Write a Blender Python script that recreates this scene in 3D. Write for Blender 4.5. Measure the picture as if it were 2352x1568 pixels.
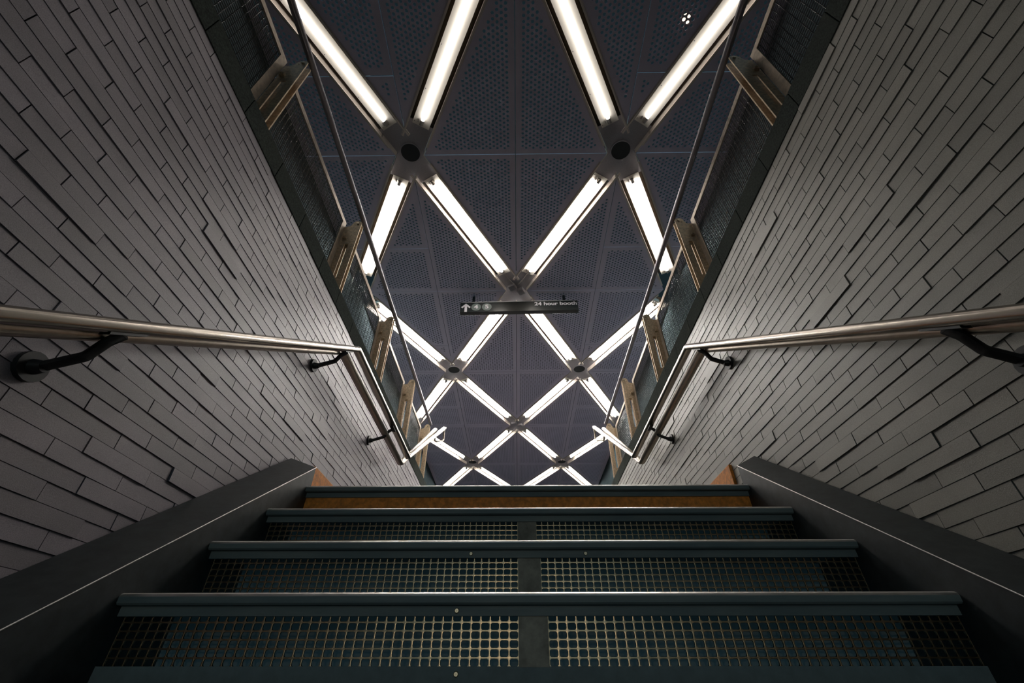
import bpy, bmesh, math, random
from mathutils import Vector, Matrix
from mathutils.geometry import tessellate_polygon
random.seed(7)
for o in list(bpy.data.objects): bpy.data.objects.remove(o, do_unlink=True)
SC = bpy.context.scene
COL = SC.collection
R = math.radians
C = 1.135                    # eye height above the lower floor

# ---------------------------------------------------------------- camera
cam = bpy.data.cameras.new('camera'); cam_o = bpy.data.objects.new('camera', cam); COL.objects.link(cam_o)
F_PX = 1009.0
cam.sensor_fit = 'HORIZONTAL'; cam.sensor_width = 36.0; cam.lens = 36.0*F_PX/2352.0
cam.clip_start = 0.01; cam.clip_end = 200
cam_o.location = (0, 0, C)
cam_o.rotation_euler = (math.pi/2+0.6715, 0, 0.0113)
SC.camera = cam_o

# ---------------------------------------------------------------- world, exposure
EXPO = 0.0
TUBE = (6.5, 40.0, 195.0, 120.0, 65.0, 45.0)     # brightness of the tubes, row by row away from the stairs
SC.view_settings.view_transform = 'Standard'; SC.view_settings.look = 'None'
SC.view_settings.exposure = EXPO; SC.view_settings.gamma = 1.0; SC.view_settings.use_curve_mapping = False
W = bpy.data.worlds.new('world'); SC.world = W; W.use_nodes = True
nt = W.node_tree; nt.nodes.clear()
wo = nt.nodes.new('ShaderNodeOutputWorld'); bg = nt.nodes.new('ShaderNodeBackground')
tc = nt.nodes.new('ShaderNodeTexCoord'); sp = nt.nodes.new('ShaderNodeSeparateXYZ')
mr = nt.nodes.new('ShaderNodeMapRange'); mr.interpolation_type = 'SMOOTHSTEP'
mr.inputs[1].default_value = 0.15; mr.inputs[2].default_value = -0.55
mr.inputs[3].default_value = 0.6; mr.inputs[4].default_value = 18.0
nt.links.new(tc.outputs['Generated'], sp.inputs[0]); nt.links.new(sp.outputs[1], mr.inputs[0])
bg.inputs[0].default_value = (0.0135, 0.0265, 0.0325, 1)
nt.links.new(mr.outputs[0], bg.inputs[1]); nt.links.new(bg.outputs[0], wo.inputs[0])
try:
    SC.cycles.use_denoising = True
    SC.cycles.max_bounces = 7; SC.cycles.diffuse_bounces = 4; SC.cycles.glossy_bounces = 3
    SC.cycles.transparent_max_bounces = 6
    SC.cycles.sample_clamp_indirect = 6.0
    SC.cycles.use_light_tree = True
    SC.cycles.caustics_reflective = False; SC.cycles.caustics_refractive = False
except Exception: pass

# ---------------------------------------------------------------- materials
def nodemat(name):
    m = bpy.data.materials.new(name); m.use_nodes = True
    return m, m.node_tree, m.node_tree.nodes['Principled BSDF']
def mat(name, col, rough=0.5, metal=0.0, spec=0.5, noise=0.0, nscale=30, bump=0.0, col2=None, stretch=None):
    m, t, b = nodemat(name)
    b.inputs['Roughness'].default_value = rough; b.inputs['Metallic'].default_value = metal
    b.inputs['Specular IOR Level'].default_value = spec
    b.inputs['Base Color'].default_value = (*col, 1)
    if noise or bump:
        tc = t.nodes.new('ShaderNodeTexCoord'); n = t.nodes.new('ShaderNodeTexNoise')
        mp = t.nodes.new('ShaderNodeMapping'); t.links.new(tc.outputs['Object'], mp.inputs[0])
        if stretch: mp.inputs['Scale'].default_value = stretch
        n.inputs['Scale'].default_value = nscale; n.inputs['Detail'].default_value = 5; n.inputs['Roughness'].default_value = 0.65
        t.links.new(mp.outputs[0], n.inputs['Vector'])
        if noise:
            r = t.nodes.new('ShaderNodeValToRGB'); r.color_ramp.elements[0].position = .35; r.color_ramp.elements[1].position = .65
            c2 = col2 or tuple(c*(1-noise) for c in col)
            r.color_ramp.elements[0].color = (*c2, 1); r.color_ramp.elements[1].color = (*col, 1)
            t.links.new(n.outputs[0], r.inputs[0]); t.links.new(r.outputs[0], b.inputs['Base Color'])
        if bump:
            bp = t.nodes.new('ShaderNodeBump'); bp.inputs['Strength'].default_value = bump; bp.inputs['Distance'].default_value = .002
            t.links.new(n.outputs[0], bp.inputs['Height']); t.links.new(bp.outputs[0], b.inputs['Normal'])
    return m
def brick_mat(name, col):
    m, t, b = nodemat(name)
    b.inputs['Roughness'].default_value = .42; b.inputs['Specular IOR Level'].default_value = .55
    g = t.nodes.new('ShaderNodeNewGeometry'); tc = t.nodes.new('ShaderNodeTexCoord')
    n = t.nodes.new('ShaderNodeTexNoise'); n.inputs['Scale'].default_value = 420; n.inputs['Detail'].default_value = 2
    t.links.new(tc.outputs['Object'], n.inputs['Vector'])
    n2 = t.nodes.new('ShaderNodeTexNoise'); n2.inputs['Scale'].default_value = 5; t.links.new(tc.outputs['Object'], n2.inputs['Vector'])
    mr = t.nodes.new('ShaderNodeMapRange'); t.links.new(g.outputs['Random Per Island'], mr.inputs[0]); mr.inputs[3].default_value = .82; mr.inputs[4].default_value = 1.12
    m2 = t.nodes.new('ShaderNodeMapRange'); t.links.new(n.outputs[0], m2.inputs[0]); m2.inputs[1].default_value = .3; m2.inputs[2].default_value = .7; m2.inputs[3].default_value = .8; m2.inputs[4].default_value = 1.15
    m3 = t.nodes.new('ShaderNodeMapRange'); t.links.new(n2.outputs[0], m3.inputs[0]); m3.inputs[1].default_value = .3; m3.inputs[2].default_value = .7; m3.inputs[3].default_value = .88; m3.inputs[4].default_value = 1.05
    a = t.nodes.new('ShaderNodeMath'); a.operation = 'MULTIPLY'; t.links.new(mr.outputs[0], a.inputs[0]); t.links.new(m2.outputs[0], a.inputs[1])
    a2 = t.nodes.new('ShaderNodeMath'); a2.operation = 'MULTIPLY'; t.links.new(a.outputs[0], a2.inputs[0]); t.links.new(m3.outputs[0], a2.inputs[1])
    v = t.nodes.new('ShaderNodeVectorMath'); v.operation = 'SCALE'; v.inputs[0].default_value = col; t.links.new(a2.outputs[0], v.inputs['Scale'])
    t.links.new(v.outputs[0], b.inputs['Base Color'])
    bp = t.nodes.new('ShaderNodeBump'); bp.inputs['Strength'].default_value = .25; bp.inputs['Distance'].default_value = .001
    t.links.new(n.outputs[0], bp.inputs['Height']); t.links.new(bp.outputs[0], b.inputs['Normal'])
    return m
M = {}
M['brick_l'] = brick_mat('glazed_brick_left_light_tint', (.31, .273, .30))  # mauve cast of the lighting is put into the brick colour
M['brick_r'] = brick_mat('glazed_brick_right_light_tint', (.285, .27, .235))  # this side has the warm olive light cast painted in
M['mortar'] = mat('dark_mortar', (.07, .07, .065), .9, noise=.4, nscale=60)
M['curb'] = mat('dark_terrazzo', (.075, .085, .078), .7, spec=0, noise=.5, nscale=120)
M['floor'] = mat('grey_terrazzo_floor', (.095, .09, .094), .5, noise=.15, nscale=60)
M['wallside'] = mat('grey_side_wall', (.055, .075, .082), .7, spec=0, noise=.2, nscale=12)
M['dark_steel'] = mat('black_painted_steel', (.032, .040, .043), .5, metal=0, spec=.5, noise=.5, nscale=25, bump=.2)
M['void'] = mat('void_dark', (.16, .20, .21), .9)
M['riser_steel'] = mat('dark_painted_riser', (.20, .26, .28), .6, spec=.2, noise=.2, nscale=25)
M['tread'] = mat('dark_stone_tread', (.045, .048, .046), .6, noise=.4, nscale=80)
M['nosing'] = mat('worn_steel_nosing', (.92, .88, .84), .34, metal=.85, noise=.3, nscale=22, bump=.35, stretch=(.25, 1, 1))
M['nose_face'] = mat('grimy_nosing_face', (.19, .23, .23), .5, spec=.3, noise=.7, nscale=16, bump=.4, col2=(.12, .165, .18), stretch=(.2, 1, 1.6))
M['grate'] = mat('brass_grating', (.36, .265, .17), .26, metal=1, noise=.25, nscale=40)
M['plate'] = mat('dull_riser_plate', (.16, .155, .135), .5, metal=.6, noise=.5, nscale=18, bump=.2)
M['orange'] = mat('orange_brown_paint', (1.0, .36, .055), .6, noise=.45, nscale=45)
M['rail'] = mat('brushed_stainless_rail', (.50, .445, .385), .26, metal=1, noise=.12, nscale=60, stretch=(1, .05, 1))
M['rail_round'] = mat('stainless_pipe', (.55, .48, .40), .3, metal=1, noise=.15, nscale=50)
M['bracket'] = mat('dark_cast_bracket', (.03, .032, .034), .45, metal=.5)
M['brass'] = mat('weathered_bronze', (.85, .66, .45), .45, metal=.35, noise=.5, nscale=55, bump=.3, col2=(.50, .37, .24))
M['wire'] = mat('dark_wire', (.15, .15, .15), .28, metal=1)
M['pipe'] = mat('grey_fence_pipe', (.30, .28, .30), .35, metal=.8)
M['frame'] = mat('panel_frame_metal', (.60, .50, .40), .45, metal=.6, noise=.35, nscale=40)
M['trim'] = mat('trough_rim_metal', (.78, .68, .60), .4, metal=.3)
M['trough'] = mat('trough_side_metal', (.42, .36, .31), .5, metal=.2)
M['trough_back'] = mat('trough_back_dim_brown', (.085, .065, .04), .6)  # dim light up inside the trough, put into the colour as brown
M['pan'] = mat('white_enamel_reflector', (.80, .755, .68), .45, spec=.3)
M['socket'] = mat('lamp_socket_metal', (.45, .42, .40), .3, metal=.8)
M['node'] = mat('dark_grey_junction', (.42, .40, .43), .6, noise=.15, nscale=70)
M['speaker'] = mat('black_speaker_mesh', (.03, .034, .036), .8)
M['sign'] = mat('black_sign_enamel', (.015, .017, .015), .32, noise=.3, nscale=30)
M['signwhite'] = mat('sign_white', (.82, .78, .80), .5)
M['signgrey'] = mat('sign_grey_disc', (.17, .20, .185), .5)
M['screw'] = mat('screw_brass', (.5, .42, .3), .35, metal=1)

def emis(name, col, s):
    m = bpy.data.materials.new(name); m.use_nodes = True; t = m.node_tree; t.nodes.clear()
    o = t.nodes.new('ShaderNodeOutputMaterial'); e = t.nodes.new('ShaderNodeEmission')
    e.inputs[0].default_value = (*col, 1); e.inputs[1].default_value = s; t.links.new(e.outputs[0], o.inputs[0]); return m
for i_, t_ in enumerate(TUBE): M['tube%d' % i_] = emis('fluorescent_tube_%d' % i_, (1.0, .955, .90), t_)
M['tube'] = M['tube0']
M['bulb'] = emis('small_bulb', (1.0, .8, .5), 6)
M['globe'] = emis('warm_globe', (1.0, .78, .52), 430)

# ceiling lattice constants
HC = 4.8+C; CA = 1.21; CB = 2.19; CY0 = 2.60; CX = 0.01; TW = .135; FR = .62
def perf_material():
    m, t, b = nodemat('perforated_ceiling_panel')
    N = t.nodes; L = t.links
    b.inputs['Base Color'].default_value = (.74, .655, .78, 1); b.inputs['Roughness'].default_value = .5; b.inputs['Metallic'].default_value = .1
    tc = N.new('ShaderNodeTexCoord'); s = N.new('ShaderNodeSeparateXYZ'); L.new(tc.outputs['Object'], s.inputs[0])
    def mth(op, a, c=None, d=None):
        n = N.new('ShaderNodeMath'); n.operation = op
        for i, v in enumerate((a, c, d)):
            if v is None: continue
            if isinstance(v, (int, float)): n.inputs[i].default_value = v
            else: L.new(v, n.inputs[i])
        return n.outputs[0]
    x = mth('SUBTRACT', s.outputs[0], CX); y = mth('SUBTRACT', s.outputs[1], CY0)
    px, py = .0407, .047
    def near(v, step, off):   # nearest lattice value
        q = mth('ROUND', mth('DIVIDE', mth('SUBTRACT', v, off), step)); return mth('MULTIPLY_ADD', q, step, off)
    ax, ay = near(x, 2*px, 0.0), near(y, py, 0.0)
    bx, by = near(x, 2*px, px), near(y, py, py/2)
    def d2(cx, cy):
        dx = mth('SUBTRACT', x, cx); dy = mth('SUBTRACT', y, cy)
        return mth('ADD', mth('MULTIPLY', dx, dx), mth('MULTIPLY', dy, dy))
    da, db = d2(ax, ay), d2(bx, by)
    sel = mth('LESS_THAN', db, da)
    def mix(a, c): return mth('MULTIPLY_ADD', mth('SUBTRACT', c, a), sel, a)
    cx, cy = mix(ax, bx), mix(ay, by); d = mth('MINIMUM', da, db)
    hole = mth('LESS_THAN', d, .0150**2)
    fx = mth('MULTIPLY', mth('ABSOLUTE', mth('SUBTRACT', mth('DIVIDE', cx, CA), mth('ROUND', mth('DIVIDE', cx, CA)))), CA)
    fy = mth('MULTIPLY', mth('ABSOLUTE', mth('SUBTRACT', mth('DIVIDE', cy, CB), mth('ROUND', mth('DIVIDE', cy, CB)))), CB)
    K = CA*CB/math.hypot(CA, CB)
    def diag(sgn):
        tt = mth('MULTIPLY', mth('ADD', mth('DIVIDE', cx, CA), mth('MULTIPLY_ADD', cy, sgn/CB, -1.0)), .5)
        return mth('MULTIPLY', mth('ABSOLUTE', mth('SUBTRACT', tt, mth('ROUND', tt))), 2*K)
    g1, g2 = diag(1), diag(-1)
    fr = mth('FRACT', mth('ADD', mth('DIVIDE', cy, CB), 20.0))
    e = mth('ADD', mth('MULTIPLY', mth('ABSOLUTE', mth('SUBTRACT', fr, FR)), CB), mth('MULTIPLY', mth('LESS_THAN', mth('ABSOLUTE', cx), CA), 9.0))
    ok = mth('MULTIPLY', mth('GREATER_THAN', fx, .062), mth('GREATER_THAN', fy, .062))
    ok = mth('MULTIPLY', ok, mth('GREATER_THAN', e, .062))
    ok = mth('MULTIPLY', ok, mth('GREATER_THAN', g1, TW+.085)); ok = mth('MULTIPLY', ok, mth('GREATER_THAN', g2, TW+.085))
    hole = mth('MULTIPLY', hole, ok)
    tr = N.new('ShaderNodeBsdfTransparent'); mx = N.new('ShaderNodeMixShader')
    L.new(hole, mx.inputs[0]); L.new(b.outputs[0], mx.inputs[1]); L.new(tr.outputs[0], mx.inputs[2])
    L.new(mx.outputs[0], N['Material Output'].inputs[0])
    return m
M['perf'] = perf_material()

# ---------------------------------------------------------------- helpers
class MB:
    def __init__(s): s.bm = bmesh.new(); s.mi = 0
    def face(s, vs, mi=None):
        try:
            f = s.bm.faces.new(vs); f.material_index = s.mi if mi is None else mi; return f
        except ValueError: return None
    def box(s, x0, x1, y0, y1, z0, z1):
        v = [s.bm.verts.new(p) for p in ((x0,y0,z0),(x1,y0,z0),(x1,y1,z0),(x0,y1,z0),(x0,y0,z1),(x1,y0,z1),(x1,y1,z1),(x0,y1,z1))]
        for q in ((0,3,2,1),(4,5,6,7),(0,1,5,4),(1,2,6,5),(2,3,7,6),(3,0,4,7)): s.face([v[i] for i in q])
        return v
    def hexa(s, P):
        v = [s.bm.verts.new(p) for p in P]
        for q in ((0,3,2,1),(4,5,6,7),(0,1,5,4),(1,2,6,5),(2,3,7,6),(3,0,4,7)): s.face([v[i] for i in q])
    def prism(s, loops, fn, t0, t1):
        """2D loops (first outer, rest holes), fn(u,v,t)->xyz"""
        tris = tessellate_polygon([[Vector((u, v, 0)) for u, v in lp] for lp in loops])
        flat = [p for lp in loops for p in lp]
        A = [s.bm.verts.new(fn(u, v, t0)) for u, v in flat]; B = [s.bm.verts.new(fn(u, v, t1)) for u, v in flat]
        for a, b, c in tris: s.face([A[c], A[b], A[a]]); s.face([B[a], B[b], B[c]])
        k = 0
        for lp in loops:
            n = len(lp)
            for i in range(n):
                j = (i+1) % n; s.face([A[k+i], A[k+j], B[k+j], B[k+i]])
            k += n
    def sweep(s, pts, prof, up=Vector((1, 0, 0)), cap=True):
        """sweep 2D profile (a along 'side', b along normal) along pts with mitred corners"""
        pts = [Vector(p) for p in pts]; n = len(pts); rings = []
        side = None
        for i, p in enumerate(pts):
            d0 = (p-pts[i-1]).normalized() if i else None
            d1 = (pts[i+1]-p).normalized() if i < n-1 else None
            if d0 is None: d0 = d1
            if d1 is None: d1 = d0
            t = (d0+d1).normalized()
            ref = up if abs(up.dot(d0)) < .95 else (rings and side or Vector((0, 0, 1)))
            if abs(up.dot(d0)) >= .95: ref = s._ref if hasattr(s, '_ref') else Vector((0, 1, 0))
            a = (ref-d0*ref.dot(d0)).normalized(); b = d0.cross(a)
            s._ref = a; side = a
            ring = []
            for (u, w) in prof:
                q = p+a*u+b*w
                # project along d0 on plane through p with normal t
                k = (p-q).dot(t)/max(d0.dot(t), .2); ring.append(s.bm.verts.new(q+d0*k))
            rings.append(ring)
        m = len(prof)
        for r0, r1 in zip(rings, rings[1:]):
            for i in range(m):
                j = (i+1) % m; s.face([r0[i], r0[j], r1[j], r1[i]])
        if cap: s.face(rings[0][::-1]); s.face(rings[-1])
    def cyl(s, p0, p1, r, seg=12, r2=None):
        p0, p1 = Vector(p0), Vector(p1); d = (p1-p0).normalized()
        a = d.orthogonal().normalized(); b = d.cross(a); r2 = r if r2 is None else r2
        A = [s.bm.verts.new(p0+(a*math.cos(2*math.pi*i/seg)+b*math.sin(2*math.pi*i/seg))*r) for i in range(seg)]
        B = [s.bm.verts.new(p1+(a*math.cos(2*math.pi*i/seg)+b*math.sin(2*math.pi*i/seg))*r2) for i in range(seg)]
        for i in range(seg): j = (i+1) % seg; s.face([A[i], A[j], B[j], B[i]])
        s.face(A[::-1]); s.face(B)
    def build(s, name, mats, parent=None, smooth=False, bevel=0, angle=40):
        s.bm.normal_update()
        bmesh.ops.recalc_face_normals(s.bm, faces=s.bm.faces[:])
        me = bpy.data.meshes.new(name); s.bm.to_mesh(me); s.bm.free()
        for m in (mats if isinstance(mats, (list, tuple)) else [mats]): me.materials.append(m)
        if smooth:
            me.polygons.foreach_set('use_smooth', [True]*len(me.polygons))
            try: me.set_sharp_from_angle(angle=R(angle))
            except Exception: pass
        o = bpy.data.objects.new(name, me); COL.objects.link(o)
        if parent is not None:
            o.parent = parent; o.matrix_parent_inverse = parent_inv(parent)
        if bevel:
            bv = o.modifiers.new('bevel', 'BEVEL'); bv.width = bevel; bv.segments = 2; bv.limit_method = 'ANGLE'
        return o
def wmat(o):
    m = Matrix.LocRotScale(o.location, o.rotation_euler, o.scale)
    return m if o.parent is None else wmat(o.parent) @ o.matrix_parent_inverse @ m
def parent_inv(p): return wmat(p).inverted()
def empty(name, loc, label, cat, group=None):
    o = bpy.data.objects.new(name, None); COL.objects.link(o); o.location = loc; o.empty_display_size = .1
    o['label'] = label; o['category'] = cat
    if group: o['group'] = group
    return o
def tag(o, label, cat, group=None):
    o['label'] = label; o['category'] = cat
    if group: o['group'] = group
    return o
def struct(o, label, cat='structure'):
    o['kind'] = 'structure'; o['label'] = label; o['category'] = cat; return o
def circ(r, n=14, cx=0, cy=0, a0=0): return [(cx+r*math.cos(a0+2*math.pi*i/n), cy+r*math.sin(a0+2*math.pi*i/n)) for i in range(n)]
def rrect(w, h, r, n=3):
    o = []
    for cx, cy, a in ((w/2-r, h/2-r, 0), (-w/2+r, h/2-r, 90), (-w/2+r, -h/2+r, 180), (w/2-r, -h/2+r, 270)):
        for i in range(n+1):
            t = R(a+90*i/n); o.append((cx+r*math.cos(t), cy+r*math.sin(t)))
    return o

# ---------------------------------------------------------------- key dimensions (z relative to eye, + C)
T, RI, YN, ZL = .267, .190, 2.05, .765
XL, XR = -1.184, 1.236          # brick faces
SL, SR = -1.00, 1.09            # inner edges of the stringers
TAN = RI/T
FZ = 1.93+C; WZ = 1.98+C; CZ = 2.11+C
YEND = 5.86; YBACK = -.62
def noseY(j): return YN-j*T
def noseZ(j): return ZL-j*RI+C

# ---------------------------------------------------------------- brick walls
def brick_wall(name, X, sgn, m, label):
    """sgn: direction of the open side"""
    b = MB(); b.mi = 1
    z0, z1, y0, y1 = 0.0, WZ, -3.4, YEND
    xo = X-sgn*.012
    b.box(min(xo, X-sgn*.14), max(xo, X-sgn*.14), y0, y1, z0, z1-.002)
    b.mi = 0
    P, LN, g = .0475, .252, .0015
    n = int((z1-z0)/P)
    rnd = random.Random(3 if sgn > 0 else 11)
    for c in range(n+1):
        zt = z1-c*P; zb = zt-P+g
        if zb < z0: zb = z0
        off = (c*.37 + rnd.uniform(-.05, .05)) % 1*LN
        y = y0-off
        while y < y1:
            a, e = max(y, y0), min(y+LN-.003, y1); y += LN
            if e-a < .01: continue
            if zt < C-.6 and a < -.8: continue
            p = rnd.uniform(-.0012, .0012)+(rnd.random() < .06)*.0025
            top, bot = X+sgn*(p-.0010), X+sgn*(p+.0010)
            tw = rnd.uniform(-.0006, .0006); bk = X-sgn*.013
            v = [(bk, a, zb), (bk, e, zb), (bot+tw, e, zb), (bot-tw, a, zb), (bk, a, zt), (bk, e, zt), (top+tw, e, zt), (top-tw, a, zt)]
            vv = [b.bm.verts.new(q) for q in v]
            for q in ((3, 2, 6, 7), (0, 1, 2, 3), (4, 7, 6, 5), (1, 5, 6, 2), (0, 3, 7, 4)): b.face([vv[i] for i in q])
    o = b.build(name, [m, M['mortar']]); struct(o, label, 'wall'); return o
brick_wall('wall_left', XL, 1, M['brick_l'], 'wall of long pale grey bricks, mauve light tint painted in, left of the stairs')
brick_wall('wall_right', XR, -1, M['brick_r'], 'wall of long grey bricks, olive light tint painted in, right of the stairs')

# curb strips on top of the walls
def curb(name, X, sgn, label):
    b = MB(); y = -3.4
    xa, xb = X+sgn*.004, X-sgn*.30
    while y < YEND:
        e = min(y+.302, YEND); b.box(min(xa, xb), max(xa, xb), y, e, WZ, CZ); y += .305
    o = b.build(name, M['curb'], bevel=.002); struct(o, label, 'trim')
curb('trim_1', XL, 1, 'dark stone curb strip on top of the left brick wall')
curb('trim_2', XR, -1, 'dark stone curb strip on top of the right brick wall')
# orange base on the landing, along both walls
for i, (X, s, lb) in enumerate(((XL, 1, 'orange painted base strip along the left wall at the landing'), (XR, -1, 'orange painted base strip along the right wall at the landing'))):
    b = MB(); b.box(min(X-s*.005, X+s*.016), max(X-s*.005, X+s*.016), 2.44, 4.1, ZL+C, 1.022+C)
    struct(b.build('baseboard_'+('left', 'right')[i], M['orange'], bevel=.003), lb, 'baseboard')

# floors
b = MB(); b.box(XL-.01, XR+.01, YN+.05, 4.13, ZL+C-.12, ZL+C-.002); struct(b.build('floor_landing', M['tread']), 'landing floor between the two flights', 'floor')
b = MB(); b.box(-3.2, 3.2, -6.4, YBACK+.02, -.1, 0); struct(b.build('floor_lower', M['floor']), 'lower floor at the foot of the stairs', 'floor')
b = MB()
b.box(-2.41, XL-.145, -3.4, YEND, FZ-.2, FZ); b.box(XR+.145, 2.43, -3.4, YEND, FZ-.2, FZ)
b.box(-2.41, 2.43, YEND, 14.8, FZ-.2, FZ)
b.box(XL-.145, XR+.145, -3.4, -1.2, FZ-.25, FZ)
struct(b.build('floor_upper', M['floor']), 'upper floor around the stairwell', 'floor')
# side walls of the upper hall
for nm, x0, x1, y0, y1, lb in (('wall_hall_left', -2.53, -2.41, -3.4, 14.8, 'dark wall of the upper hall behind the left fence'),
                           ('wall_hall_right', 2.43, 2.55, -3.4, 14.8, 'dark wall of the upper hall behind the right fence'),
                           ('wall_hall_end', -2.53, 2.55, 14.8, 14.9, 'far end wall of the upper hall'),
                           ('wall_hall_back', -2.53, 2.55, -3.5, -3.4, 'wall of the upper hall behind the stairs')):
    b = MB(); b.box(x0, x1, y0, y1, FZ-.2, HC+.6 if 'back' in nm else HC+.02); struct(b.build(nm, M['wallside']), lb, 'wall')

# ---------------------------------------------------------------- ceiling panels
def clip(poly, nx, ny, d):     # keep nx*x+ny*y >= d
    out = []
    for i, p in enumerate(poly):
        q = poly[(i+1) % len(poly)]; a = nx*p[0]+ny*p[1]-d; c = nx*q[0]+ny*q[1]-d
        if a >= 0: out.append(p)
        if a*c < 0: k = a/(a-c); out.append((p[0]+(q[0]-p[0])*k, p[1]+(q[1]-p[1])*k))
    return out
def build_ceiling():
    b = MB(); g = .004
    for k in range(-3, 6):
        for n in range(-2, 2):
            x0, x1, y0, y1 = n*CA, (n+1)*CA, k*CB, (k+1)*CB
            rows = [(y0, y1)] if n in (-1, 0) else [(y0, y0+FR*CB), (y0+FR*CB, y1)]
            # diagonal: connects the nodes; node at (i,k) when (i+k) odd
            up = (n+k) % 2 != 0          # node at lower-left corner -> diagonal goes to upper-right
            L = math.hypot(CA, CB)
            if up: nx, ny = -CB/L, CA/L; c0 = nx*x0+ny*y0
            else: nx, ny = CB/L, CA/L; c0 = nx*x1+ny*y0
            for (ya, yb) in rows:
                rect = [(x0+g, ya+g), (x1-g, ya+g), (x1-g, yb-g), (x0+g, yb-g)]
                for s in (1, -1):
                    P = clip(rect, s*nx, s*ny, s*c0+TW+.012) if k >= -1 else (rect if s > 0 else [])
                    if len(P) < 3: continue
                    b.prism([P], lambda u, v, t: (u+CX, v+CY0, t), HC, HC+.012)
    o = b.build('ceiling', M['perf']); struct(o, 'ceiling of dark perforated metal panels in a triangle grid', 'ceiling')
build_ceiling()

# ---------------------------------------------------------------- fluorescent strips
POS = ['leftmost', 'second from the left', 'third from the left', 'rightmost']
ROWN = ['top', 'second', 'third', 'fourth', 'fifth', 'lowest']
def lamp_proto():
    """along +Y from 0 to L (node to node) at z=0 = ceiling plane"""
    L = math.hypot(CA, CB); a0, a1 = .36, L-.345
    root = empty('fluorescent_strip', (0, 0, 0), '', 'ceiling light', 'fluorescent strips of the ceiling lattice')
    # trough: two side walls with rim flanges + back, from near node to near node
    s0 = .20
    for s in (-1, 1):
        b = MB()
        xa, xb = s*TW, s*(TW+.006)
        b.box(min(xa, xb), max(xa, xb), a0-.035, a1+.035, 0, .135)
        b.build('side_panel', M['trough'], root)
        b = MB()
        b.box(min(s*(TW-.004), s*(TW+.014)), max(s*(TW-.004), s*(TW+.014)), a0-.16, a1+.16, -.010, -.001)
        b.box(min(s*(TW+.0195), s*(TW+.0235)), max(s*(TW+.0195), s*(TW+.0235)), a0-.16, a1+.16, -.006, .012)
        b.build('rim', M['trim'], root)
    b = MB(); b.box(-TW-.006, TW+.006, a0-.035, a1+.035, .135, .14); b.build('trough_back', M['trough_back'], root)
    b = MB()
    w = .094
    prof = [(-w, .058), (-w, .066), (-w+.004, .066), (-w+.004, .062), (w-.004, .062), (w-.004, .066), (w, .066), (w, .058)]
    b.prism([prof], lambda u, v, t: (u, t, v), a0, a1)
    b.box(-w*.62, w*.62, a0+.01, a1-.01, .062, .134)
    pan = b.build('reflector_pan', M['pan'], root)
    for yy in (a0+.03, a0+.45, a0+.95, a0+1.4, a1-.03):
        b = MB(); b.cyl((-.080, yy, .0555), (-.080, yy, .0585), .004, 8); b.build('screw', M['bracket'], pan)
    b = MB(); b.cyl((0, a0+.085, .026), (0, a1-.085, .026), .0185, 14); b.build('tube', M['tube'], root, smooth=True)
    for y0, y1 in ((a0+.030, a0+.086), (a1-.086, a1-.030)):
        b = MB(); b.cyl((0, y0, .026), (0, y1, .026), .0205, 14)
        b.box(-.017, .017, min(y0, y1)+.012, max(y0, y1)-.012, .03, .058)
        b.box(-.045, -.035, y0+.01, y1-.01, .04, .058)
        b.build('socket', M['socket'], root, smooth=True)
    return root
def children(o): return [c for c in bpy.data.objects if c.parent == o]
def copy_tree(o, parent=None):
    c = o.copy(); COL.objects.link(c); c.parent = parent
    for ch in children(o): copy_tree(ch, c)
    return c
LP = lamp_proto(); first = True; lamp_kids = None
def ordinal_label(r, p): return f'glowing fluorescent strip, {POS[p]} in the {ROWN[r]} zigzag row of the ceiling'
for r, k in enumerate(range(-1, 5)):
    p = 0
    for n in range(-2, 2):
        up = (n+k) % 2 != 0
        xa, xb = (n, n+1) if up else (n+1, n)
        A = Vector((xa*CA+CX, k*CB+CY0, HC)); B = Vector((xb*CA+CX, (k+1)*CB+CY0, HC))
        o = LP if first else copy_tree(LP)
        first = False
        o.location = A; d = B-A; o.rotation_euler = (0, 0, math.atan2(d.y, d.x)-math.pi/2)
        for ch in children(o):
            if ch.name.startswith('tube'):
                if r and p == 0: ch.data = ch.data.copy(); ch.data.materials[0] = M['tube%d' % r]; row_mesh = ch.data
                elif r: ch.data = row_mesh
        o['label'] = ordinal_label(r, p); p += 1

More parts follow.
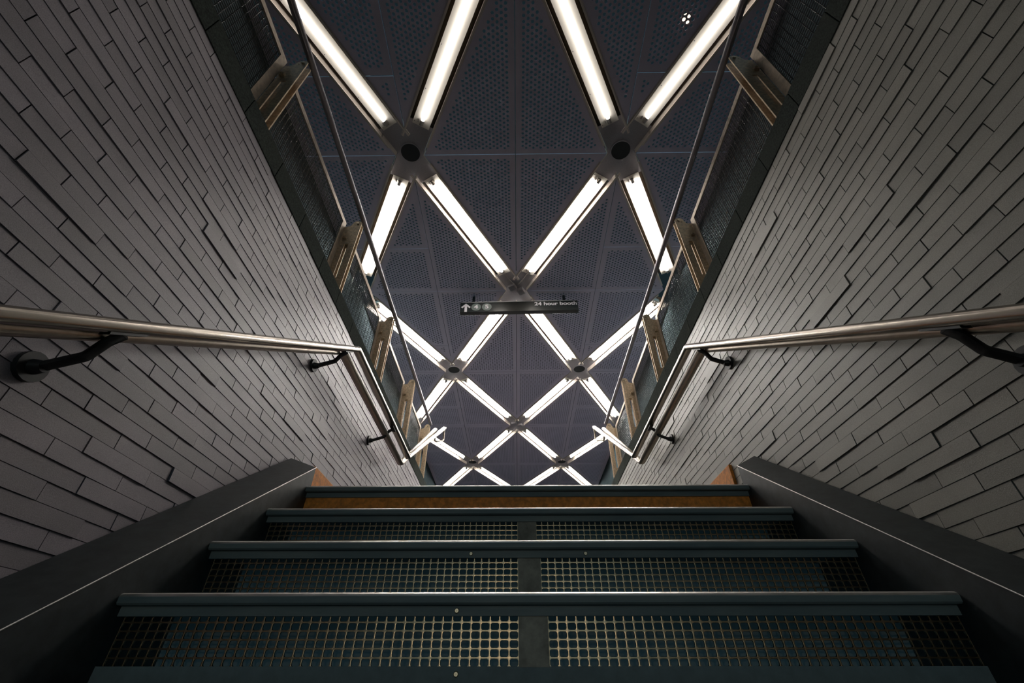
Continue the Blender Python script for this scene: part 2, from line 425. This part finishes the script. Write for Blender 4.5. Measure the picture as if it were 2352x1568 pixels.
# ---------------------------------------------------------------- junction plates
def arm_poly(w, l, dirs):
    """union outline of arms of half width w, length l (sorted by angle)"""
    pts = []
    n = len(dirs)
    for i, a in enumerate(dirs):
        d = Vector((math.cos(a), math.sin(a))); s = Vector((-d.y, d.x))
        pts += [tuple(d*l-s*w), tuple(d*l+s*w)]
        b_ = dirs[(i+1) % n]
        da = (b_-a) % (2*math.pi)
        if da < math.pi*.999:
            bis = a+da/2; rr = w/math.sin(da/2); pts.append((math.cos(bis)*rr, math.sin(bis)*rr))
        else: pts.append((math.cos(a+da/2)*.01, math.sin(a+da/2)*.01))
    return pts
ANG = math.atan2(CB, CA)
def junction(i, k, label):
    x, y = i*CA+CX, k*CB+CY0
    dirs = [ANG, math.pi-ANG, math.pi+ANG, 2*math.pi-ANG]
    if i == -2: dirs = [-ANG, ANG]
    if i == 2: dirs = [math.pi-ANG, math.pi+ANG]
    root = empty('junction_plate', (x, y, HC), label, 'ceiling junction', 'junction plates of the ceiling lattice')
    pl = arm_poly(TW-.004, .375, dirs)
    if abs(i) == 2: pl = [(min(max(u, -.0 if i == -2 else -9), 9 if i == -2 else 0), v) for u, v in pl]
    b = MB(); b.prism([pl], lambda u, v, t: (u+x, v+y, t), HC+.066, HC+.080)
    b.build('cover', M['node'], root)
    # side walls following the outline, broken at the arm ends
    n = len(pl); w = TW
    out = arm_poly(w, .325, dirs); inn = arm_poly(w+.006, .325, dirs)
    for c in range(len(dirs)):
        if abs(i) == 2 and c == 1: continue
        b = MB()
        for q in (3*c+1, 3*c+2):
            jj = (q+1) % len(out); A0, A1, B0, B1 = out[q], out[jj], inn[q], inn[jj]
            b.hexa([(A0[0]+x, A0[1]+y, HC-.004), (A1[0]+x, A1[1]+y, HC-.004), (B1[0]+x, B1[1]+y, HC-.004), (B0[0]+x, B0[1]+y, HC-.004),
                    (A0[0]+x, A0[1]+y, HC+.125), (A1[0]+x, A1[1]+y, HC+.125), (B1[0]+x, B1[1]+y, HC+.125), (B0[0]+x, B0[1]+y, HC+.125)])
        b.build('side_panel', M['trim'], root)
    if k % 2 == 0:
        b = MB(); b.cyl((x, y-.0, HC+.058), (x, y, HC+.0665), .112, 40); b.cyl((x, y, HC+.056), (x, y, HC+.058), .104, 40)
        rim = MB()
        rim.prism([circ(.120, 40, x, y), circ(.108, 40, x, y)], lambda u, v, t: (u, v, t), HC+.053, HC+.066)
        g = b.build('speaker_grille', M['speaker'], root, smooth=True)
        rim.build('grille_rim', M['node'], g, smooth=True)
    elif i == 0:
        b = MB()
        a = R(-28); ca, sa = math.cos(a), math.sin(a)
        def q(u, v): return (x+u*ca-v*sa, y+u*sa+v*ca)
        for cu, cv, hw, hh, zb in ((-.035, -.06, .055, .05, .012), (.045, .075, .05, .055, .006)):
            P = [q(cu-hw, cv-hh), q(cu+hw, cv-hh), q(cu+hw, cv+hh), q(cu-hw, cv+hh)]
            b.hexa([(p[0], p[1], HC+zb) for p in P]+[(p[0], p[1], HC+.066) for p in P])
        b.build('conduit_box', M['node'], root, bevel=.004)
        b = MB()
        for dx, dy, sx in ((-1, -1, 1), (1, -1, -1)):
            e = (x+dx*.165, y+dy*.30, HC+.05)
            b.sweep([(x+dx*.03, y-.09, HC+.045), (x+dx*.09, y-.17, HC+.045), e], circ(.008, 8), up=Vector((0, 0, 1)))
        b.build('conduit', M['socket'], root, smooth=True)
junction(-1, 0, 'dark grey X-shaped plate with round speaker, upper left of the ceiling')
junction(1, 0, 'dark grey X-shaped plate with round speaker, upper right of the ceiling')
junction(0, 1, 'X-shaped junction with crossed conduit boxes right above the hanging sign')
junction(-1, 2, 'smaller X-shaped plate with round speaker below and left of the sign')
junction(1, 2, 'smaller X-shaped plate with round speaker below and right of the sign')
junction(0, 3, 'X-shaped junction on the ceiling centre line, below the sign')
junction(-1, 4, 'small far X-shaped junction low on the left, just above the top step')
junction(1, 4, 'small far X-shaped junction low on the right, just above the top step')
junction(-2, 3, 'half junction plate at the left hall wall beside the far fence posts')
junction(2, 3, 'half junction plate at the right hall wall beside the far fence posts')

# ---------------------------------------------------------------- hanging sign
def sign():
    yS = 4.88; zt, zb = 4.672+C, 4.462+C; x0, x1 = -.842, .948; xm = (x0+x1)/2
    root = empty('hanging_sign', (xm, yS, zb), 'black hanging station sign with white arrow, two numbered discs and 24 hour booth', 'sign')
    rot = Matrix.Translation((xm, yS, (zt+zb)/2)) @ Matrix.Rotation(R(-1.0), 4, 'Y') @ Matrix.Translation((-xm, -yS, -(zt+zb)/2))
    parts = []
    b = MB(); b.box(x0, x1, yS, yS+.075, zb, zt); parts.append(b.build('sign_board', M['sign'], root, bevel=.004))
    b = MB(); b.box(x0+.012, x1-.015, yS-.003, yS+.001, zt-.016, zt-.009); parts.append(b.build('white_line', M['signwhite'], root))
    for xx in (x0+.2, x1-.2):
        b = MB(); b.box(xx-.02, xx+.02, yS+.02, yS+.055, zt-.02, HC+.005); parts.append(b.build('hanger', M['bracket'], root))
    # arrow
    ax, az = x0+.088, (zt+zb)/2-.018
    P = [(-.019, -.083), (.019, -.083), (.019, .030), (.052, -.008), (.072, .014), (0, .085), (-.072, .014), (-.052, -.008), (-.019, .030)]
    b = MB(); b.prism([P], lambda u, v, t: (ax+u, t, az+v), yS-.003, yS+.001); parts.append(b.build('arrow', M['signwhite'], root))
    def txt(s, size, x, z, parent, align='CENTER', off=.012):
        cu = bpy.data.curves.new('t', 'FONT'); cu.body = s; cu.size = size; cu.extrude = .0012; cu.offset = off*size
        cu.align_x = align; cu.align_y = 'CENTER'
        to = bpy.data.objects.new('t', cu); COL.objects.link(to)
        dg = bpy.context.evaluated_depsgraph_get(); me = bpy.data.meshes.new_from_object(to.evaluated_get(dg))
        bpy.data.objects.remove(to)
        me.transform(Matrix.Translation((x, yS-.006, z)) @ Matrix.Rotation(math.pi/2, 4, 'X') @ Matrix.Diagonal((1.16, 1, 1, 1)))
        me.materials.clear(); me.materials.append(M['signwhite'])
        o = bpy.data.objects.new('lettering', me); COL.objects.link(o); o.parent = parent; o.matrix_parent_inverse = parent_inv(parent)
        return o
    for s, cx in (('4', x0+.243), ('5', x0+.405)):
        b = MB(); b.cyl((cx, yS-.003, az+.010), (cx, yS+.001, az+.010), .073, 40)
        d = b.build('number_disc', M['signgrey'], root); parts.append(d); parts.append(txt(s, .105, cx, az+.008, d, off=.03))
    parts.append(txt('24 hour booth', .094, x1-.014, zt-.078, root, 'RIGHT', off=.028))
    for o in parts: o.data.transform(rot)
sign()

# ---------------------------------------------------------------- guard fences
POSTY = [-.127+1.19*i for i in range(6)]
PT = 3.045+C
def fence(side):
    s = -1 if side == 'left' else 1
    Xi = -1.272 if s < 0 else 1.318; Xo = Xi+s*.128
    root = empty('guard_fence', (Xo, 2.8, CZ), f'bronze and wire mesh guard fence on top of the {side} brick wall', 'fence', None)
    H0 = CZ; Hh = PT-CZ
    # plate outline in (u = outward from inner edge, v = height)
    out = [(0, 0), (.128, 0), (.128, Hh-.055), (.085, Hh-.045), (.072, Hh-.015)]
    out += [(.036+.036*math.cos(R(a)), Hh-.010+.032*math.sin(R(a))) for a in (20, 60, 90, 125, 160)]+[(0, Hh-.02)]
    slot = [(.050, Hh*.30), (.082, Hh*.30), (.082, Hh*.71), (.050, Hh*.71)][::-1]
    holes = [circ(.0085, 10, .070, Hh*.135), circ(.007, 10, .095, Hh*.20), circ(.006, 8, .028, Hh-.012), circ(.006, 8, .052, Hh-.03)]
    for y in POSTY:
        b = MB()
        for dy in (-.022, .018):
            b.prism([out, slot]+[h[::-1] for h in holes], lambda u, v, t: (Xi+s*u, t, H0+v), y+dy, y+dy+.007)
        for (z0_, z1_) in ((.02, .05), (Hh*.80, Hh*.84)):
            b.box(min(Xi+s*.06, Xi+s*.10), max(Xi+s*.06, Xi+s*.10), y-.0155, y+.0185, H0+z0_, H0+z1_)
        p = b.build('post', M['brass'], root)
        b = MB()
        for (u, v) in ((.098, Hh*.79), (.100, Hh*.155)):
            x = Xi+s*u; b.box(x-.015, x+.015, y-.036, y-.022, H0+v-.014, H0+v+.014); b.cyl((x, y-.044, H0+v), (x, y-.036, H0+v), .008, 8)
        b.build('clip', M['brass'], p)
        b = MB(); x = Xi+s*.012; b.cyl((x, y-.034, H0+.045), (x, y-.02, H0+.045), .010, 8)
        b.cyl((Xi+s*.03, y-.03, H0+Hh-.012), (Xi+s*.03, y-.02, H0+Hh-.012), .010, 8); b.build('bolt', M['screw'], p)
    # panels between posts
    for ya, yb in zip(POSTY, POSTY[1:]):
        a, e = ya+.034, yb-.030; x0, x1 = sorted((Xo-s*.006, Xo+s*.004))
        zt, zb = PT-.02, CZ+.012
        b = MB()
        b.box(x0, x1, a, e, zt-.042, zt); b.box(x0, x1, a, e, zb, zb+.035)
        b.box(x0, x1, a, a+.052, zb+.035, zt-.042); b.box(x0, x1, e-.058, e, zb+.035, zt-.042)
        f = b.build('panel_frame', M['frame'], root)
        b = MB(); xc = Xo+s*.006
        n = int((zt-zb)/.0105)
        r = .0016
        for i in range(n):
            z = zb+.02+i*.0105
            if z > zt-.01: break
            xx = xc+.0012*(1 if i % 2 else -1)
            v = [(xx-r, z), (xx, z-r), (xx+r, z), (xx, z+r)]
            A = [b.bm.verts.new((p[0], a+.01, p[1])) for p in v]; B = [b.bm.verts.new((p[0], e-.01, p[1])) for p in v]
            for q in range(4): b.face([A[q], A[(q+1) % 4], B[(q+1) % 4], B[q]])
        y = a+.03; r2 = .0022; k = 0
        while y < e-.01:
            xx = xc+.002
            # crimped vertical wires: small zigzag in x
            m = int((zt-zb-.02)/.0105); prev = None
            for i in range(0, m+1, 1):
                z = zb+.012+i*.0105; xz = xc+(.0034 if (i+k) % 2 else -.0034)
                ring = [b.bm.verts.new((xz+du, y+dv, z)) for du, dv in ((-r2, 0), (0, -r2), (r2, 0), (0, r2))]
                if prev:
                    for q in range(4): b.face([prev[q], prev[(q+1) % 4], ring[(q+1) % 4], ring[q]])
                prev = ring
            y += .034; k += 1
        b.build('wire_mesh', M['wire'], f)
    # pipe rail along the inner top
    b = MB(); xp = Xi+s*-.002; b.cyl((xp, POSTY[0]-.6, PT+.040), (xp, POSTY[-1]+.02, PT+.040), .022, 16)
    b.build('pipe_rail', M['pipe'], root, smooth=True)
fence('left'); fence('right')

# ---------------------------------------------------------------- handrails
def bend(pts, r, n=6):
    out = [Vector(pts[0])]
    for i in range(1, len(pts)-1):
        p = Vector(pts[i]); a = (Vector(pts[i-1])-p).normalized(); c = (Vector(pts[i+1])-p).normalized()
        ang = a.angle(c); d = r/math.tan(ang/2)
        p0, p1 = p+a*d, p+c*d; cen = p+(a+c).normalized()*(r/math.sin(ang/2))
        v0, v1 = p0-cen, p1-cen; tot = v0.angle(v1); ax = v0.cross(v1).normalized()
        for k in range(n+1): out.append(cen+Matrix.Rotation(tot*k/n, 3, ax) @ v0)
    out.append(Vector(pts[-1])); return out
def handrail(side):
    s = -1 if side == 'left' else 1
    XA = -1.003 if s < 0 else 1.080; XB = -1.062 if s < 0 else 1.135; XW = XL if s < 0 else XR
    ZA = 1.687+C; ZB = 1.622+C
    root = empty('handrail', (XA, 2.19, ZL+C), f'double stainless handrail bending up the stairs along the {side} brick wall', 'handrail')
    y0 = -1.0
    pa = [(XA, y0, ZA-(2.19-y0)*TAN), (XA, 2.19, ZA), (XA, 3.825, ZA), (XA, 5.535, ZA+1.18)]
    def oval(w, h, e, n, ridges=()):
        o = []
        for i in range(n):
            a = 2*math.pi*i/n; ca, sa = math.cos(a), math.sin(a)
            o.append((w/2*math.copysign(abs(ca)**(2/e), ca), h/2*math.copysign(abs(sa)**(2/e), sa)*(.93 if i in ridges else 1)))
        return o
    b = MB(); b.sweep(pa, [(u, -w) for u, w in oval(.052, .038, 2.7, 32, (3, 5, 11, 13))]); b.build('upper_rail', M['rail'], root, smooth=True, angle=60)
    pb = [(XB, y0, ZB-(2.13-y0)*TAN), (XB, 2.13, ZB), (XB, 3.82, ZB), (XB, 5.20, ZB+1.05)]
    b = MB(); b.sweep(bend(pb, .10), oval(.056, .042, 2.3, 20)); b.build('lower_pipe', M['rail_round'], root, smooth=True)
    # end return joining both rails
    e = Vector(pa[-1]); e2 = Vector(pb[-1])
    P = [e+Vector((0, -.006, -.005)), e+Vector((0, .006, -.19)), Vector((XB, e2.y+.05, e2.z-.14)), e2+Vector((0, -.004, -.006))]
    b = MB(); b.sweep(bend(P, .035, 5), circ(.0125, 10), up=Vector((0, 1, 0))); b.build('end_return', M['rail_round'], root, smooth=True)
    for yb in (3.22, 2.075, .86, -.35):
        za = ZA if yb > 2.19 else ZA-(2.19-yb)*TAN
        sl = 0 if yb > 2.19 else TAN
        b = MB()
        zf = za-.125
        b.cyl((XW+(-s)*-.012, yb, zf), (XW-s*.014, yb, zf), .038, 18)
        b.cyl((XW-s*.012, yb, zf), (XW-s*.04, yb, zf), .02, 12, .014)
        pts = bend([(XW-s*.03, yb, zf), (XB, yb, ZB-ZA+za-.030), (XA+s*.03, yb, za-.048), (XA, yb, za-.027)], .02, 3)
        b.sweep(pts, rrect(.026, .016, .005, 2), up=Vector((0, 1, 0)))
        b.hexa([(XA-.014, yb-.045, za-.029-sl*.045), (XA+.014, yb-.045, za-.029-sl*.045), (XA+.014, yb+.045, za-.029+sl*.045), (XA-.014, yb+.045, za-.029+sl*.045),
                (XA-.014, yb-.045, za-.019-sl*.045), (XA+.014, yb-.045, za-.019-sl*.045), (XA+.014, yb+.045, za-.019+sl*.045), (XA-.014, yb+.045, za-.019+sl*.045)])
        b.build('bracket', M['bracket'], root, smooth=True, angle=35)
handrail('left'); handrail('right')

# ---------------------------------------------------------------- staircase
STAIR = empty('staircase', (0.04, YN, ZL+C), 'dark steel staircase with worn bright nosings and square mesh risers', 'stairs')
def nosing(j):
    y, z = noseY(j), noseZ(j)
    b = MB()
    r = .007
    prof = [(y+.11, z-.003), (y+.11, z), (y+.0135, z), (y+.0115, z-.0003), (y+.0050, z-.0034), (y+.0026, z-.0055), (y+.0006, z-.0100), (y+.0004, z-.0108), (y+.0015, z-.024), (y+.006, z-.028), (y+.024, z-.028), (y+.024, z-.003)]
    b.prism([prof], lambda u, v, t: (t, u, v), SL, SR)
    o = b.build('nosing', [M['nosing'], M['nose_face']], STAIR, smooth=True, angle=30)
    me = o.data
    for p in me.polygons:
        if p.normal.y < -.93 or p.normal.z < -.3: p.material_index = 1
    # ledge under the nose
    b = MB(); b.box(SL, SR, y+.024, y+.034, z-.050, z-.003)
    b.build('nosing_back', M['nose_face'], STAIR)
GR = random.Random(5)
def grating(j):
    y, z = noseY(j)+.032, noseZ(j); z1, z0 = z-.048, z-.148
    px0, px1 = (.002, .074)
    CW = .0235; nr = 6; ch = (z1-z0+.008)/nr; zt0 = z0-.004
    plate = MB(); plate.box(px0, px1, y-.002, y+.006, z0-.004, z1); plate.build('centre_plate', M['plate'], STAIR)
    for s, xs, xe in ((-1, px0, SL), (1, px1, SR)):
        b = MB(); n = int(abs(xe-xs)/CW)
        for i in range(n):
            for k in range(nr):
                cx = xs+s*(i+.5)*CW; cz = zt0+(k+.5)*ch
                o4 = rrect(CW, ch, .0001, 3); wv = .0017
                h = rrect(CW-2*wv, ch-2*wv, .0042, 3); hb = rrect(CW-2*wv-.0012, ch-2*wv-.0012, .0038, 3)
                A = [b.bm.verts.new((cx+u, y, cz+v)) for u, v in o4]; B = [b.bm.verts.new((cx+u, y+.0003, cz+v)) for u, v in h]
                Cc = [b.bm.verts.new((cx+u, y+.004, cz+v)) for u, v in hb]
                m = len(A)
                for q in range(m):
                    w = (q+1) % m; b.face([A[q], A[w], B[w], B[q]]); b.face([B[q], B[w], Cc[w], Cc[q]])
        bmesh.ops.remove_doubles(b.bm, verts=b.bm.verts[:], dist=.0004)
        b.build('riser_grating', M['grate'], STAIR, smooth=True, angle=50)
    b = MB(); b.box(SL, SR, y-.001, y+.008, noseZ(j+1)-.003, z0-.002); b.build('riser_kick_strip', M['riser_steel'], STAIR)
    b = MB(); b.box(SL, SR, y+.21, y+.22, noseZ(j+1)-.003, z-.02); b.build('riser_back', M['void'], STAIR)
def screw(x, y, z, nm='screw'):
    b = MB(); b.cyl((x, y, z), (x, y-.0025, z), .0062, 16, .0045); b.box(x-.0036, x+.0036, y-.0031, y-.0024, z-.0007, z+.0007); b.box(x-.0007, x+.0007, y-.0031, y-.0024, z-.0036, z+.0036)
    b.build(nm, M['screw'], STAIR)
for j in range(0, 10):
    if j > 5:
        b = MB(); b.box(SL, SR, noseY(j), noseY(j)+T+.03, noseZ(j)-.03, noseZ(j)); b.box(SL, SR, noseY(j)+.03, noseY(j)+.04, noseZ(j+1), noseZ(j)-.03)
        b.build('step', M['dark_steel'], STAIR); continue
    nosing(j)
    if j:
        b = MB(); b.box(SL, SR, noseY(j)+.105, noseY(j-1)+.05, noseZ(j)-.025, noseZ(j)-.001); b.build('tread', M['tread'], STAIR)
    if j == 0:
        b = MB(); b.box(SL, SR, noseY(j)+.032, noseY(j)+.042, noseZ(1)-.003, noseZ(0)-.046); b.build('orange_riser', M['orange'], STAIR)
    elif j < 5: grating(j)
    else:
        b = MB(); b.box(SL, SR, noseY(j)+.032, noseY(j)+.042, noseZ(j+1)-.003, noseZ(j)-.046); b.build('riser', M['riser_steel'], STAIR)
screw(-.152, noseY(3)+.0235, noseZ(3)-.039); screw(-.145, noseY(3)+.031, .031+C-.001); screw(-.15, noseY(2)+.0235, noseZ(2)-.038)
screw(.22, noseY(2)+.0235, noseZ(2)-.038)
# stringers
for s, xi, xw in ((-1, SL, XL), (1, SR, XR)):
    b = MB()
    def ln(Y, e): return ZL+C+(Y-YN)*TAN+e
    ya, yb = -.7, 2.115
    ei, eo = .074, .108
    g = .008*s; xw = xw-g
    zf_, yp, ye = .950+ZL*0+C, 2.16, 2.27
    V = [(xi, ya, ln(ya, -.35)), (xi, ya, ln(ya, ei)), (xi, yb-.02, ln(yb-.02, ei)), (xi, yb-.012, ZL+C-.3),
         (xw, ya, ln(ya, -.35)), (xw, ya, ln(ya, eo)), (xw, yp, zf_), (xw, ye, zf_), (xw, ye, ZL+C-.3)]
    v = [b.bm.verts.new(p) for p in V]
    for q in ((0, 1, 2, 3), (4, 8, 7, 6, 5), (1, 5, 6, 2), (2, 6, 7), (3, 2, 7, 8), (0, 3, 8, 4), (0, 4, 5, 1)): b.face([v[i_] for i_ in q])
    st = b.build('stringer', M['dark_steel'], STAIR)
    b = MB(); b.sweep([(xi-s*.001, ya, ln(ya, ei)), (xi-s*.001, yb-.02, ln(yb-.02, ei))], rrect(.0035, .0035, .001, 1)); b.build('lit_edge', M['nosing'], st)  # bright strip stands in for light caught along the stringer edge
# upper flight
UP = empty('upper_staircase', (0.04, 4.1, ZL+C), 'short upper flight from the landing to the upper hall, hidden past the top step', 'stairs')
b = MB(); n = 6; rr = (FZ-ZL-C)/n
for i in range(n):
    y = 4.12+i*T; ye = 4.12+(i+1)*T if i < n-1 else YEND
    b.box(XL+.02, XR-.02, y, ye, ZL+C-.1, ZL+C+(i+1)*rr-(.0 if i < n-1 else .002))
b.build('steps', M['tread'], UP)

# warm bulb resting on the perforated panels at upper right
b = MB(); x, y = 1.586, 1.333
b.sweep([(x, y, HC+.013), (x, y, HC+.022), (x, y, HC+.035), (x, y, HC+.05)], circ(.036, 16)); 
bulb = tag(b.build('bulb', M['bulb'], smooth=True), 'small warm bulb glinting through the ceiling perforations at upper right', 'bulb')

# lamp post of the lower passage, well behind the camera: its warm globe glints on the mesh risers
LPX, LPY = -.02, -5.7
lp = empty('passage_lamp', (LPX, LPY, 0), 'lamp post with a small warm globe in the lower passage behind the stairs', 'lamp')
b = MB(); b.cyl((LPX, LPY, 0), (LPX, LPY, .03), .14, 24); b.build('base', M['dark_steel'], lp, smooth=True)
b = MB(); b.cyl((LPX, LPY, .03), (LPX, LPY, C+.50), .028, 16); b.build('pole', M['dark_steel'], lp, smooth=True)
b = MB(); bmesh.ops.create_uvsphere(b.bm, u_segments=20, v_segments=12, radius=.058, matrix=Matrix.Translation((LPX, LPY, C+.555))); b.build('globe', M['globe'], lp, smooth=True, angle=180)
